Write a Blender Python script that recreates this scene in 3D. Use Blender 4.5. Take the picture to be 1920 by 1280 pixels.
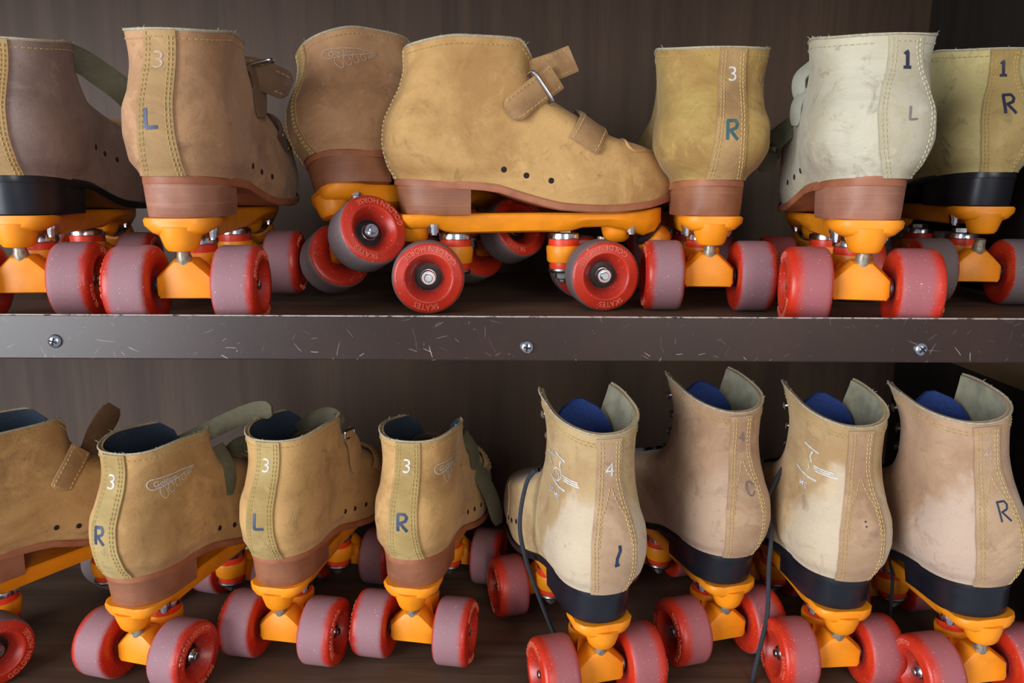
import bpy, bmesh, math, random
import numpy as np
from mathutils import Matrix, Vector
random.seed(7); np.random.seed(7)
for o in list(bpy.data.objects): bpy.data.objects.remove(o)
SC = bpy.context.scene; COL = SC.collection
MM = 0.001

# ------------------------------------------------------------------ camera
CAM_Z = 0.409; CAM_Y = -0.520
cd = bpy.data.cameras.new('camera'); cam = bpy.data.objects.new('camera', cd); COL.objects.link(cam)
cd.sensor_width = 36.0; cd.lens = 1427.4 / 1920 * 36.0; cd.clip_start = 0.01
cam.matrix_world = (Matrix.Translation((0, CAM_Y, CAM_Z)) @ Matrix.Rotation(math.radians(90 - 11.05), 4, 'X')
                    @ Matrix.Rotation(math.radians(0.25), 4, 'Z'))
SC.camera = cam
# ------------------------------------------------------------------ light
SC.view_settings.view_transform = 'Standard'; SC.view_settings.look = 'None'
SC.view_settings.gamma = 1.0; SC.view_settings.use_curve_mapping = False
SC.view_settings.exposure = 0.55
world = bpy.data.worlds.new('world'); SC.world = world; world.use_nodes = True
bg = world.node_tree.nodes['Background']; bg.inputs['Color'].default_value = (0.78, 0.84, 1.0, 1); bg.inputs['Strength'].default_value = 0.27
def area(name, loc, target, sx, sy, power, color):
    ld = bpy.data.lights.new(name, 'AREA'); ld.shape = 'RECTANGLE'; ld.size = sx; ld.size_y = sy
    ld.energy = power; ld.color = color
    lo = bpy.data.objects.new(name, ld); COL.objects.link(lo); lo.location = loc
    lo.rotation_euler = (Vector(target) - Vector(loc)).to_track_quat('-Z', 'Y').to_euler()
    return lo
area('window_daylight', (-2.0, -1.95, 0.52), (0.0, 0.15, 0.30), 1.5, 1.8, 68.0, (0.89, 0.94, 1.0))
area('doorway_light', (0.7, -2.4, 0.80), (0.10, 0.15, 0.25), 0.8, 1.2, 14.0, (1.0, 0.92, 0.80))

# ------------------------------------------------------------------ mesh helpers
class MB:
    """collects vertices (mm) and faces; build() links ONE mesh object"""
    def __init__(s): s.v = []; s.f = []
    def add(s, vs, fs):
        b = len(s.v); s.v += [tuple(map(float, p)) for p in vs]; s.f += [tuple(i + b for i in f) for f in fs]
    def grid(s, rows, closed=False, flip=False):
        m = len(rows[0]); vs = [p for r in rows for p in r]; fs = []
        for i in range(len(rows) - 1):
            for j in range(m if closed else m - 1):
                a, b = i * m + j, i * m + (j + 1) % m
                q = (a, b, b + m, a + m); fs.append(q[::-1] if flip else q)
        s.add(vs, fs)
    def loft(s, rings, caps=True):
        s.grid(rings, closed=True); n = len(rings[0]); b = len(s.v) - n * len(rings)
        if caps:
            s.f.append(tuple(range(b + n - 1, b - 1, -1)))
            e = b + n * (len(rings) - 1); s.f.append(tuple(range(e, e + n)))
    def lathe(s, prof, o=(0, 0, 0), axis='z', seg=24, rot=0.0):
        rings = []
        for r, h in prof:
            ring = []
            for k in range(seg):
                a = 2 * math.pi * k / seg + rot; c, t = r * math.cos(a), r * math.sin(a)
                p = {'z': (c, t, h), 'y': (t, h, c), 'x': (h, c, t)}[axis]
                ring.append((p[0] + o[0], p[1] + o[1], p[2] + o[2]))
            rings.append(ring)
        s.loft(rings)
    def box(s, c, d):
        x, y, z = c; a, b, e = d[0] / 2, d[1] / 2, d[2] / 2
        vs = [(x + i * a, y + j * b, z + k * e) for i in (-1, 1) for j in (-1, 1) for k in (-1, 1)]
        s.add(vs, [(0, 1, 3, 2), (4, 6, 7, 5), (0, 4, 5, 1), (2, 3, 7, 6), (0, 2, 6, 4), (1, 5, 7, 3)])
    def tube(s, pts, r, seg=8):
        pts = [Vector(p) for p in pts]; rings = []; up = None
        for i, p in enumerate(pts):
            t = (pts[min(i + 1, len(pts) - 1)] - pts[max(i - 1, 0)]).normalized()
            if up is None: up = t.orthogonal().normalized()
            up = (up - t * up.dot(t)).normalized(); sd = t.cross(up)
            rr = r[i] if hasattr(r, '__len__') else r
            rings.append([p + (up * math.cos(2 * math.pi * k / seg) + sd * math.sin(2 * math.pi * k / seg)) * rr for k in range(seg)])
        s.loft(rings)
    def ribbon(s, pts, wvecs, th):
        """strap: centre line pts, width vectors, thickness; rounded edges"""
        pts = [Vector(p) for p in pts]; rings = []
        for i, p in enumerate(pts):
            t = (pts[min(i + 1, len(pts) - 1)] - pts[max(i - 1, 0)]).normalized()
            w = Vector(wvecs[i]); L = w.length / 2; w = (w - t * w.dot(t)).normalized(); n = t.cross(w)
            h = th / 2
            sec = [(-L, -h * .4), (-L, h * .4), (-L + h, h), (L - h, h), (L, h * .4), (L, -h * .4), (L - h, -h), (-L + h, -h)]
            rings.append([p + w * a + n * b for a, b in sec])
        s.loft(rings)
    def mesh(s, name, mat, smooth=True, sharp=40, weld=0.0):
        me = bpy.data.meshes.new(name)
        me.from_pydata([(x * MM, y * MM, z * MM) for x, y, z in s.v], [], s.f)
        bm = bmesh.new(); bm.from_mesh(me)
        if weld: bmesh.ops.remove_doubles(bm, verts=bm.verts, dist=weld * MM)
        bmesh.ops.recalc_face_normals(bm, faces=bm.faces)
        bm.to_mesh(me); bm.free()
        if mat: me.materials.append(mat)
        if smooth:
            me.polygons.foreach_set('use_smooth', [True] * len(me.polygons))
            me.set_sharp_from_angle(angle=math.radians(sharp))
        return me
    def build(s, name, mat, parent=None, **k):
        return put(name, s.mesh(name, mat, **k), parent)
def put(name, me, parent=None, loc=None, rz=None, color=None):
    o = bpy.data.objects.new(name, me); COL.objects.link(o)
    if parent: o.parent = parent
    if loc: o.location = [c * MM for c in loc]
    if rz is not None: o.rotation_euler.z = rz
    if color: o.color = color
    return o
def spline(pts, n=6):
    P = [Vector(p) for p in pts]; P = [P[0] * 2 - P[1]] + P + [P[-1] * 2 - P[-2]]; out = []
    for i in range(1, len(P) - 2):
        for k in range(n):
            t = k / n; a, b, c, d = P[i - 1], P[i], P[i + 1], P[i + 2]
            out.append(0.5 * ((2 * b) + (c - a) * t + (2 * a - 5 * b + 4 * c - d) * t * t + (3 * b - a - 3 * c + d) * t ** 3))
    out.append(P[-2]); return out
def sm(t): t = min(1.0, max(0.0, t)); return t * t * (3 - 2 * t)
def lut(tab, n=240):
    xs = np.array([a for a, _ in tab], float); ys = np.array([b for _, b in tab], float)
    d = np.diff(ys) / np.diff(xs); m = np.zeros(len(xs)); m[0] = d[0]; m[-1] = d[-1]
    for i in range(1, len(xs) - 1): m[i] = 0 if d[i - 1] * d[i] <= 0 else 2 * d[i - 1] * d[i] / (d[i - 1] + d[i])
    X = np.linspace(xs[0], xs[-1], n); Y = []
    for x in X:
        i = min(len(xs) - 2, max(0, int(np.searchsorted(xs, x) - 1))); h = xs[i + 1] - xs[i]; t = (x - xs[i]) / h
        Y.append((2 * t ** 3 - 3 * t * t + 1) * ys[i] + (t ** 3 - 2 * t * t + t) * h * m[i] + (3 * t * t - 2 * t ** 3) * ys[i + 1] + (t ** 3 - t * t) * h * m[i + 1])
    Y = np.array(Y); return lambda q: float(np.interp(q, X, Y))

# ------------------------------------------------------------------ materials
def srgb(r, g, b):
    f = lambda c: (c / 255 / 12.92) if c / 255 <= 0.04045 else ((c / 255 + 0.055) / 1.055) ** 2.4
    return (f(r), f(g), f(b), 1)
class NT:
    def __init__(s, name):
        s.m = bpy.data.materials.new(name); s.m.use_nodes = True; s.t = s.m.node_tree; s.b = s.t.nodes['Principled BSDF']
        s.tc = s.t.nodes.new('ShaderNodeTexCoord'); s.vec = s.tc.outputs['Object']
    def n(s, typ, **kw):
        nd = s.t.nodes.new(typ)
        for k, v in kw.items():
            if hasattr(nd, k) and k not in nd.inputs: setattr(nd, k, v)
            else: s.set(nd, k, v)
        return nd
    def set(s, nd, k, v):
        i = nd.inputs[k]
        if hasattr(v, 'is_linked') or isinstance(v, bpy.types.NodeSocket): s.t.links.new(v, i)
        else: i.default_value = v
    def link(s, a, b): s.t.links.new(a, b)
    def jitter(s):
        oi = s.n('ShaderNodeObjectInfo'); m = s.n('ShaderNodeVectorMath', operation='ADD'); mu = s.math('MULTIPLY', oi.outputs['Random'], 7.0)
        s.link(s.vec, m.inputs[0]); s.link(mu, m.inputs[1]); s.vec = m.outputs[0]; return s
    def math(s, op, a, b=None, clamp=False):
        m = s.n('ShaderNodeMath', operation=op); m.use_clamp = clamp
        for i, v in enumerate((a, b)):
            if v is None: continue
            if isinstance(v, bpy.types.NodeSocket): s.link(v, m.inputs[i])
            else: m.inputs[i].default_value = v
        return m.outputs[0]
    def noise(s, scale, detail=4, rough=.55, dist=0.0, stretch=None):
        nd = s.n('ShaderNodeTexNoise'); nd.inputs['Scale'].default_value = scale; nd.inputs['Detail'].default_value = detail
        nd.inputs['Roughness'].default_value = rough; nd.inputs['Distortion'].default_value = dist
        v = s.vec
        if stretch:
            mp = s.n('ShaderNodeMapping'); mp.inputs['Scale'].default_value = stretch; s.link(v, mp.inputs['Vector']); v = mp.outputs[0]
        s.link(v, nd.inputs['Vector']); return nd.outputs['Fac']
    def step(s, x, lo, hi):
        m = s.n('ShaderNodeMapRange', interpolation_type='SMOOTHSTEP'); s.link(x, m.inputs['Value'])
        m.inputs['From Min'].default_value = lo; m.inputs['From Max'].default_value = hi; return m.outputs['Result']
    def mix(s, f, a, b):
        m = s.n('ShaderNodeMix', data_type='RGBA')
        for i, v in ((0, f), (6, a), (7, b)):
            if isinstance(v, bpy.types.NodeSocket): s.link(v, m.inputs[i])
            else: m.inputs[i].default_value = v
        return m.outputs[2]
    def done(s, col, rough=.6, metal=0.0, bump=None, bstr=.3, bdist=.0005, **kw):
        b = s.b
        for k, v in (('Base Color', col), ('Roughness', rough), ('Metallic', metal)):
            if isinstance(v, bpy.types.NodeSocket): s.link(v, b.inputs[k])
            else: b.inputs[k].default_value = v
        for k, v in kw.items(): b.inputs[k.replace('_', ' ')].default_value = v
        if bump is not None:
            bn = s.n('ShaderNodeBump'); bn.inputs['Strength'].default_value = bstr; bn.inputs['Distance'].default_value = bdist
            s.link(bump, bn.inputs['Height']); s.link(bn.outputs[0], b.inputs['Normal'])
        return s.m
def plain(name, c, rough=.5, metal=0.0, var=.15, scale=120, **kw):
    t = NT(name).jitter(); n = t.noise(scale)
    dk = tuple(v * (1 - 2 * var) for v in c[:3]) + (1,)
    return t.done(t.mix(t.step(n, .35, .7), c, dk), rough, metal, **kw)
def leather(name, c, dark, dirt, paler=None, grain=.4):
    t = NT(name); raw = t.vec; t.jitter()
    n1 = t.noise(14, 6, .65, .5); n2 = t.noise(48, 7, .7, .6); n3 = t.noise(900, 2); n5 = t.noise(150, 5, .7); n6 = t.noise(22, 6, .7, 1.0)
    col = t.mix(t.step(n1, .36, .66), c, dark)
    if paler:  # paler tone towards the back and base of the boot, uneven boundary
        sp = t.n('ShaderNodeSeparateXYZ'); t.link(raw, sp.inputs[0])
        a = t.math('ADD', t.math('MULTIPLY', sp.outputs['X'], -1.0), t.math('MULTIPLY', sp.outputs['Z'], -0.75))
        a = t.math('ADD', a, t.math('MULTIPLY', t.math('SUBTRACT', n1, .5), .10))
        col = t.mix(t.math('MULTIPLY', t.step(a, -.058, -.040), .6), col, paler)
    lite = tuple(min(1, v * 1.28 + .02) for v in c[:3]) + (1,)
    col = t.mix(t.math('MULTIPLY', t.step(n6, .52, .68), .45), col, lite)
    col = t.mix(t.math('MULTIPLY', t.step(n2, .54, .74), .62), col, dirt)
    col = t.mix(t.math('MULTIPLY', t.step(n5, .60, .74), .5), col, dirt)
    col = t.mix(t.math('MULTIPLY', t.step(n3, .5, .8), .25), col, dark)
    wr = t.noise(20, 5, .6, 1.6, (1, 1, 3.4)); fold = t.noise(9, 2, .5, .8, (1, 1, 2.2))
    h = t.math('ADD', t.math('MULTIPLY', n3, .25), t.math('ADD', t.math('MULTIPLY', n2, .5), t.math('ADD', t.math('MULTIPLY', wr, 1.3), t.math('MULTIPLY', fold, 2.2))))
    return t.done(col, .74, bump=h, bstr=grain, bdist=.0018, Sheen_Weight=.12, Specular_IOR_Level=.32)
L_TAN = leather('leather_tan', srgb(198, 156, 98), srgb(168, 126, 73), srgb(137, 98, 56))
L_BRN = leather('leather_brown', srgb(185, 141, 101), srgb(156, 114, 79), srgb(114, 82, 60))
L_MAU = leather('leather_mauve_brown', srgb(149, 127, 118), srgb(127, 103, 94), srgb(98, 79, 73))
L_OLV = leather('leather_olive_tan', srgb(180, 151, 85), srgb(151, 115, 61), srgb(121, 94, 58))
L_GLD = leather('leather_golden', srgb(199, 156, 98), srgb(166, 125, 76), srgb(124, 94, 60))
L_PAL = leather('leather_pale_cream', srgb(195, 187, 164), srgb(178, 167, 139), srgb(118, 106, 88))
L_YEL = leather('leather_yellow_grey', srgb(191, 175, 120), srgb(170, 153, 97), srgb(84, 76, 56))
L_HI1 = leather('leather_beige', srgb(188, 160, 114), srgb(168, 134, 92), srgb(136, 104, 76), paler=srgb(216, 202, 180))
L_HI3 = leather('leather_rosy_beige', srgb(184, 150, 120), srgb(164, 128, 98), srgb(118, 90, 70), paler=srgb(194, 166, 142))
L_HI2 = leather('leather_pinkish_beige', srgb(184, 150, 120), srgb(164, 128, 98), srgb(124, 94, 74), paler=srgb(208, 186, 168))
S_YEL = leather('backstay_yellow', srgb(177, 152, 97), srgb(154, 125, 73), srgb(108, 94, 68), grain=.25)
S_TAN = leather('backstay_tan', srgb(174, 139, 92), srgb(147, 113, 74), srgb(111, 96, 76), grain=.25)
S_PAL = leather('backstay_pale', srgb(192, 182, 159), srgb(173, 161, 132), srgb(122, 115, 102), grain=.25)
S_HI = leather('backstay_beige', srgb(184, 152, 120), srgb(162, 126, 96), srgb(130, 102, 86), grain=.25)
SUEDE = leather('suede_grey_green', srgb(97, 92, 70), srgb(77, 73, 55), srgb(59, 55, 42))
SUEDE_L = leather('suede_light', srgb(167, 165, 146), srgb(146, 145, 124), srgb(115, 110, 88))
STRAP = leather('strap_leather', srgb(175, 135, 90), srgb(146, 109, 71), srgb(111, 84, 55))
STRAP_D = leather('strap_leather_dark', srgb(112, 84, 62), srgb(92, 66, 48), srgb(70, 50, 38))
RIM = plain('raw_leather_edge', srgb(185, 173, 145), .9, scale=500)
THREAD = plain('thread_yellow', srgb(201, 172, 106), .8, scale=800)
THREAD_P = plain('thread_pale', srgb(199, 188, 155), .8, scale=800)
LINING = plain('lining_blue_cloth', srgb(52, 66, 84), .95, scale=700)
LINING_G = plain('lining_suede', srgb(159, 155, 132), .95, scale=90)
BLUE = plain('tongue_blue', srgb(34, 62, 132), .85, scale=500)
INK = plain('ink_dark_blue', srgb(36, 52, 84), .45, scale=300)
INK_T = plain('ink_teal', srgb(50, 92, 96), .6, scale=300)
INK_B = plain('ink_black_blue', srgb(44, 44, 70), .6, scale=300)
INK_F = plain('ink_faded', srgb(128, 112, 112), .8, scale=300)
PRINT_W = plain('print_white', srgb(217, 210, 201), .6, scale=300)
PRINT_F = plain('print_faded', srgb(194, 166, 141), .7, scale=300)
HOLE = plain('punched_hole', srgb(34, 24, 18), .9)
CORD = plain('lace_cord_black', srgb(44, 48, 56), .85, scale=900)
ORANGE = plain('plastic_orange', srgb(250, 150, 22), .42, var=.09, scale=45, Specular_IOR_Level=.45)
ORANGE_D = plain('plastic_orange_grimy', srgb(236, 140, 30), .5, var=.2, scale=80)
CUSH = plain('urethane_red_cushion', srgb(232, 62, 30), .4)
CHROME = plain('steel_bright', srgb(205, 208, 214), .22, 1.0, var=.08)
STEEL = plain('steel_worn', srgb(160, 160, 156), .38, 1.0, var=.2)
BRASSY = plain('steel_tarnished', srgb(178, 168, 148), .4, .55, var=.25, scale=300)
BEARING = plain('bearing_dark', srgb(50, 42, 42), .45, .5, var=.25)
WASHER = plain('washer_dark', srgb(70, 62, 62), .4, .6)
LETTER = plain('wheel_relief_lettering', srgb(232, 112, 86), .45, scale=300)
def heel_mat(name, c, c2, rough, stripes=True):
    t = NT(name); raw = t.vec; t.jitter(); n = t.noise(40, 4)
    s = t.noise(34, 3, .6, .2, (.25, .25, 26)) if stripes else t.noise(22, 3, .5)
    col = t.mix(t.step(n, .3, .7), c, c2)
    col = t.mix(t.math('MULTIPLY', t.step(s, .52, .72), .45), col, tuple(v * 1.35 for v in c[:3]) + (1,))
    return t.done(col, rough, bump=s, bstr=.25, bdist=.0006)
HEEL_B = heel_mat('heel_stacked_brown', srgb(152, 98, 68), srgb(131, 80, 55), .5)
HEEL_P = heel_mat('heel_stacked_pinkish', srgb(168, 117, 94), srgb(145, 96, 74), .5)
HEEL_K = heel_mat('heel_black_rubber', srgb(29, 30, 37), srgb(21, 23, 30), .33, False)
SOLE_B = heel_mat('sole_orange_brown', srgb(168, 104, 70), srgb(144, 84, 56), .55, False)
def wheel_mat(name, red, grime, amt, off=.0022, lo=.0085, hi=.0150):
    t = NT(name); raw = t.vec; t.jitter()
    sp = t.n('ShaderNodeSeparateXYZ'); t.link(raw, sp.inputs[0])
    r2 = t.math('SQRT', t.math('ADD', t.math('POWER', sp.outputs['X'], 2.0), t.math('POWER', sp.outputs['Z'], 2.0)))
    n = t.noise(60, 4, .6); n2 = t.noise(420, 3, .7); n3 = t.noise(900, 0)
    y = t.math('ABSOLUTE', t.math('ADD', sp.outputs['Y'], off))
    y = t.math('ADD', y, t.math('MULTIPLY', t.math('SUBTRACT', n, .5), .008))
    band = t.math('SUBTRACT', 1.0, t.step(y, lo, hi))
    band = t.math('MULTIPLY', band, t.step(r2, .0265, .0284))
    band = t.math('MULTIPLY', t.math('MULTIPLY', band, t.math('ADD', .7, t.math('MULTIPLY', n2, .5)), True), amt)
    col = t.mix(t.step(n, .3, .75), red, tuple(v * .82 for v in red[:3]) + (1,))
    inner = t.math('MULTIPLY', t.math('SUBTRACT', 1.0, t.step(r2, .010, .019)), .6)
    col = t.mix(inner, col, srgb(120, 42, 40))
    col = t.mix(band, col, grime)
    col = t.mix(t.math('MULTIPLY', t.step(n3, .79, .82), .5), col, srgb(226, 206, 206))
    return t.done(col, t.math('ADD', .36, t.math('MULTIPLY', band, .35)), bump=n2, bstr=.1, bdist=.0003, Subsurface_Weight=0.0)
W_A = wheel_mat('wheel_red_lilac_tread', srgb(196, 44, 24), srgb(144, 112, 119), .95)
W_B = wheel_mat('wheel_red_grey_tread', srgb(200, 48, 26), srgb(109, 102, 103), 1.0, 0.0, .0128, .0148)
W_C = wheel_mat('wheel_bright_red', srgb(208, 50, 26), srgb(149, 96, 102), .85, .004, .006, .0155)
def wood(name, c, c2, c3, stretch, rough=.6, scale=30, spec=.4):
    t = NT(name); a = t.noise(scale, 8, .65, .3, stretch); b = t.noise(3.5, 3, .5); f = t.noise(scale * 9, 3, .6, 0, stretch)
    col = t.mix(t.step(a, .35, .68), c, c2); col = t.mix(t.math('MULTIPLY', t.step(b, .4, .7), .6), col, c3)
    col = t.mix(t.math('MULTIPLY', t.step(f, .55, .75), .45), col, c2)
    return t.done(col, rough, bump=f, bstr=.2, bdist=.0004, Specular_IOR_Level=spec)
WALLM = wood('plywood_dark_brown', srgb(84, 64, 49), srgb(66, 47, 36), srgb(72, 53, 38), (1, 1, .05), .62, 34)
FLOORM = wood('shelf_dark_brown', srgb(102, 82, 64), srgb(74, 56, 44), srgb(88, 68, 53), (.08, 1, 1), .6, 40)
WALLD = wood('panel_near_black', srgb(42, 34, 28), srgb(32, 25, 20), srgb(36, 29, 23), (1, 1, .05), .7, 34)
CLEATM = wood('cleat_light_brown', srgb(113, 88, 60), srgb(91, 68, 44), srgb(101, 78, 53), (1, .06, 1), .6, 30)
def ledge_mat():
    t = NT('ledge_brown_paint'); n = t.noise(10, 4); d = t.noise(14, 3, .5); f = t.noise(260, 4, .7)
    s0 = t.n('ShaderNodeSeparateXYZ'); t.link(t.vec, s0.inputs[0]); cb = t.n('ShaderNodeCombineXYZ'); t.link(s0.outputs['X'], cb.inputs[0]); t.link(s0.outputs['Z'], cb.inputs[1])
    def scratches(scale, length, wide, bend):
        vo = t.n('ShaderNodeTexVoronoi', voronoi_dimensions='2D'); vo.inputs['Scale'].default_value = scale; t.link(cb.outputs[0], vo.inputs['Vector'])
        df = t.n('ShaderNodeVectorMath', operation='SUBTRACT'); t.link(cb.outputs[0], df.inputs[0]); t.link(vo.outputs['Position'], df.inputs[1])
        c3 = t.n('ShaderNodeSeparateXYZ'); t.link(vo.outputs['Color'], c3.inputs[0]); d3 = t.n('ShaderNodeSeparateXYZ'); t.link(df.outputs[0], d3.inputs[0])
        an = t.math('MULTIPLY', c3.outputs[0], 6.28); ca, sa = t.math('COSINE', an), t.math('SINE', an)
        u = t.math('ADD', t.math('MULTIPLY', d3.outputs[0], ca), t.math('MULTIPLY', d3.outputs[1], sa))
        v = t.math('SUBTRACT', t.math('MULTIPLY', d3.outputs[1], ca), t.math('MULTIPLY', d3.outputs[0], sa))
        v = t.math('ADD', v, t.math('MULTIPLY', t.math('MULTIPLY', u, u), bend))
        a = t.math('SUBTRACT', 1.0, t.step(t.math('ABSOLUTE', v), wide * .4, wide))
        b = t.math('SUBTRACT', 1.0, t.step(t.math('DIVIDE', t.math('ABSOLUTE', u), t.math('ADD', t.math('MULTIPLY', c3.outputs[1], length), .0008)), .5, 1.0))
        return t.math('MULTIPLY', t.math('MULTIPLY', a, b), t.step(c3.outputs[2], .25, .95))
    ln = t.math('MAXIMUM', scratches(48, .010, .00028, 9.0), t.math('MAXIMUM', scratches(95, .005, .0002, -14.0), scratches(20, .018, .0002, 12.0)))
    msk = t.math('MULTIPLY', t.step(t.noise(24, 3, .6), .42, .62), .8)
    sp = t.n('ShaderNodeSeparateXYZ'); t.link(t.vec, sp.inputs[0])
    edge = t.math('MULTIPLY', t.step(sp.outputs['Z'], .3246, .3254), t.step(f, .30, .55))
    low = t.math('SUBTRACT', 1.0, t.step(sp.outputs['Z'], .296, .312))
    scr = t.math('MULTIPLY', ln, t.math('MULTIPLY', msk, t.math('ADD', .45, low)), True)
    col = t.mix(t.step(n, .3, .7), srgb(52, 32, 23), srgb(42, 25, 18))
    col = t.mix(scr, col, srgb(190, 170, 160)); col = t.mix(edge, col, srgb(196, 184, 176))
    col = t.mix(t.math('MULTIPLY', t.step(f, .66, .74), .35), col, srgb(150, 130, 120))
    return t.done(col, .34, bump=f, bstr=.08, bdist=.0003, Specular_IOR_Level=.5)
LEDGEM = ledge_mat()

# ------------------------------------------------------------------ the cabinet
FLO = 313.2; BACK = 410.0; RW = 479.0; LW = -1150.0; TOPZ = 640.0   # mm
def struct(name, c, d, mat, **k):
    m = MB(); m.box(c, d); o = m.build(name, mat, smooth=False); o['kind'] = 'structure'; return o
struct('wall_back', ((LW + RW) / 2, BACK + 6, 300), (RW - LW + 40, 12, 760), WALLM)
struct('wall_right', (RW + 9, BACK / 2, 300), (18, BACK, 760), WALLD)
struct('wall_left', (LW - 9, BACK / 2, 300), (18, BACK, 760), WALLM)
struct('floor', ((LW + RW) / 2, BACK / 2 + 1, -9), (RW - LW, BACK - 2, 18), FLOORM)
sh = struct('floor_upper_shelf', ((LW + RW) / 2, BACK / 2 + 1.5, FLO - 8), (RW - LW, BACK - 3, 16), FLOORM)
struct('ceiling', ((LW + RW) / 2, BACK / 2, TOPZ + 8), (RW - LW, BACK, 16), WALLM)
# metal edge strip on the front of the upper shelf, with its three screws
m = MB()
yz = [(-3.2, 295.2), (-3.2, 324.6), (-2.4, 325.6), (-.6, 325.6), (0, 324.8), (0, 295.2), (-.6, 294.4), (-2.6, 294.4)]
m.loft([[(x, y, z) for y, z in yz] for x in (LW, -300, 0, 250, RW)])
ledge = m.build('trim_1', LEDGEM, smooth=False); ledge['kind'] = 'structure'
m = MB(); m.lathe([(.2, -3.0), (2.4, -2.9), (4.1, -2.0), (4.8, -.6), (4.9, 0)], axis='y', seg=20); scr = m.mesh('screw', CHROME)
m = MB(); m.box((0, -2.9, 0), (5.4, .7, 1.1)); m.box((0, -2.9, 0), (1.1, .7, 5.4)); slot = m.mesh('screw_slot', HOLE, smooth=False)
for x, z, a in ((-316, 307, .3), (10.4, 304.2, .1), (283, 304, .8)):
    o = put('screw', scr, ledge, (x, -3.2, z)); s = put('cross_slot', slot, o); s.rotation_euler.y = a
# cleat under the shelf on the right wall
m = MB(); m.box((RW - 9, 200, 266), (18, 380, 60)); o = m.build('trim_2', CLEATM, smooth=False); o['kind'] = 'structure'

# ------------------------------------------------------------------ lettering helpers
_tx = {}
def text2d(s, size=1.0, bold=0.0):
    k = (s, bold)
    if k not in _tx:
        c = bpy.data.curves.new('t', 'FONT'); c.body = s; c.size = 1.0; c.offset = bold; c.resolution_u = 3; c.align_x = 'CENTER'
        o = bpy.data.objects.new('t', c); COL.objects.link(o); dg = bpy.context.evaluated_depsgraph_get()
        me = bpy.data.meshes.new_from_object(o.evaluated_get(dg)); bm = bmesh.new(); bm.from_mesh(me)
        bmesh.ops.triangulate(bm, faces=bm.faces); bmesh.ops.subdivide_edges(bm, edges=[e for e in bm.edges if e.calc_length() > .25], cuts=2)
        bmesh.ops.triangulate(bm, faces=bm.faces); bm.verts.index_update()
        _tx[k] = ([(v.co.x, v.co.y) for v in bm.verts], [tuple(v.index for v in f.verts) for f in bm.faces]); bm.free()
        bpy.data.objects.remove(o); bpy.data.curves.remove(c); bpy.data.meshes.remove(me)
    v, f = _tx[k]; return [(a * size, b * size) for a, b in v], f
def strokes2d(lines, w):
    vs, fs = [], []
    for ln in lines:
        ww = w
        if isinstance(ln, tuple): ln, ww = ln
        P = [np.array(p, float) for p in ln]; b = len(vs); n = len(P)
        for i, p in enumerate(P):
            t = P[min(i + 1, n - 1)] - P[max(i - 1, 0)]; t = t / (np.linalg.norm(t) + 1e-9); q = np.array((-t[1], t[0])) * ww / 2
            vs += [tuple(p + q), tuple(p - q)]
        fs += [(b + 2 * i, b + 2 * i + 1, b + 2 * i + 3, b + 2 * i + 2) for i in range(n - 1)]
    return vs, fs
def oval(cx, cy, rx, ry, tilt=0.0, a0=0, a1=360, n=18):
    out = []
    for k in range(n + 1):
        a = math.radians(a0 + (a1 - a0) * k / n); x, y = rx * math.cos(a), ry * math.sin(a)
        out.append((cx + x * math.cos(tilt) - y * math.sin(tilt), cy + x * math.sin(tilt) + y * math.cos(tilt)))
    return out
def dense(line, d=2.0):
    out = [line[0]]
    for a, b in zip(line, line[1:]):
        k = max(1, int(math.dist(a, b) / d)); out += [(a[0] + (b[0] - a[0]) * i / k, a[1] + (b[1] - a[1]) * i / k) for i in range(1, k + 1)]
    return out

# ------------------------------------------------------------------ shared skate hardware (mm, origin on the ground between the axles)
R, WW, TR, WB = 29.0, 31.0, 73.5, 144.0
def make_wheel(mat):
    m = MB()
    m.lathe([(4.5, 2.5), (11.2, 2.8), (11.7, 4.0), (13.6, 8.6), (16.4, 12.6), (17.8, 14.4), (18.6, 15.4), (19.6, 15.7), (20.6, 15.2), (25.6, 15.0), (27.4, 14.3), (28.5, 12.2), (29, 9.5),
             (29, 3), (29, -4), (29, -10.5), (28.6, -12.6), (27.2, -14.4), (25, -15.2), (20, -15.3), (14, -14.2), (11, -12.6), (9, -12.4), (4.5, -12.4)], axis='y', seg=48)
    return m.mesh('wheel', mat, sharp=50)
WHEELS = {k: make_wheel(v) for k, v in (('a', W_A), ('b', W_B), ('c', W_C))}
m = MB(); m.lathe([(3, 3.2), (5, 3.6), (9.8, 3.6), (11, 3.3), (11, 2.6)], axis='y', seg=24); BEAR = m.mesh('bearing', BEARING)
m = MB(); m.lathe([(6.9, 3.0), (6.9, 4.2), (6.4, 4.8), (6.2, 4.8), (6.2, 9.2), (5.4, 10.2), (3.5, 10.2), (3.4, 12.6), (2.8, 13.2)], axis='y', seg=18)
NUT = m.mesh('axle_nut', CHROME, sharp=25)
m = MB()
for s, c0, inward in (('GOLDEN HORSE', 270, True), ('SKATES', 90, False)):
    c = bpy.data.curves.new('t', 'FONT'); c.body = s; c.size = 6.1; c.extrude = .5; c.offset = .03; c.resolution_u = 2; c.align_x = 'CENTER'
    o = bpy.data.objects.new('t', c); COL.objects.link(o); me = bpy.data.meshes.new_from_object(o.evaluated_get(bpy.context.evaluated_depsgraph_get())); out = []
    for v in me.vertices:
        a, b, h = v.co; rr = (25.5 - b) if inward else (21.0 + b); th = math.radians(c0) + (1 if inward else -1) * a / 22.8
        th = math.pi - th
        out.append((rr * math.cos(th), 15.25 + h, rr * math.sin(th)))
    m.add(out, [tuple(p.vertices) for p in me.polygons]); bpy.data.objects.remove(o); bpy.data.curves.remove(c); bpy.data.meshes.remove(me)
LETTERS = m.mesh('lettering', LETTER, smooth=False)
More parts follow.
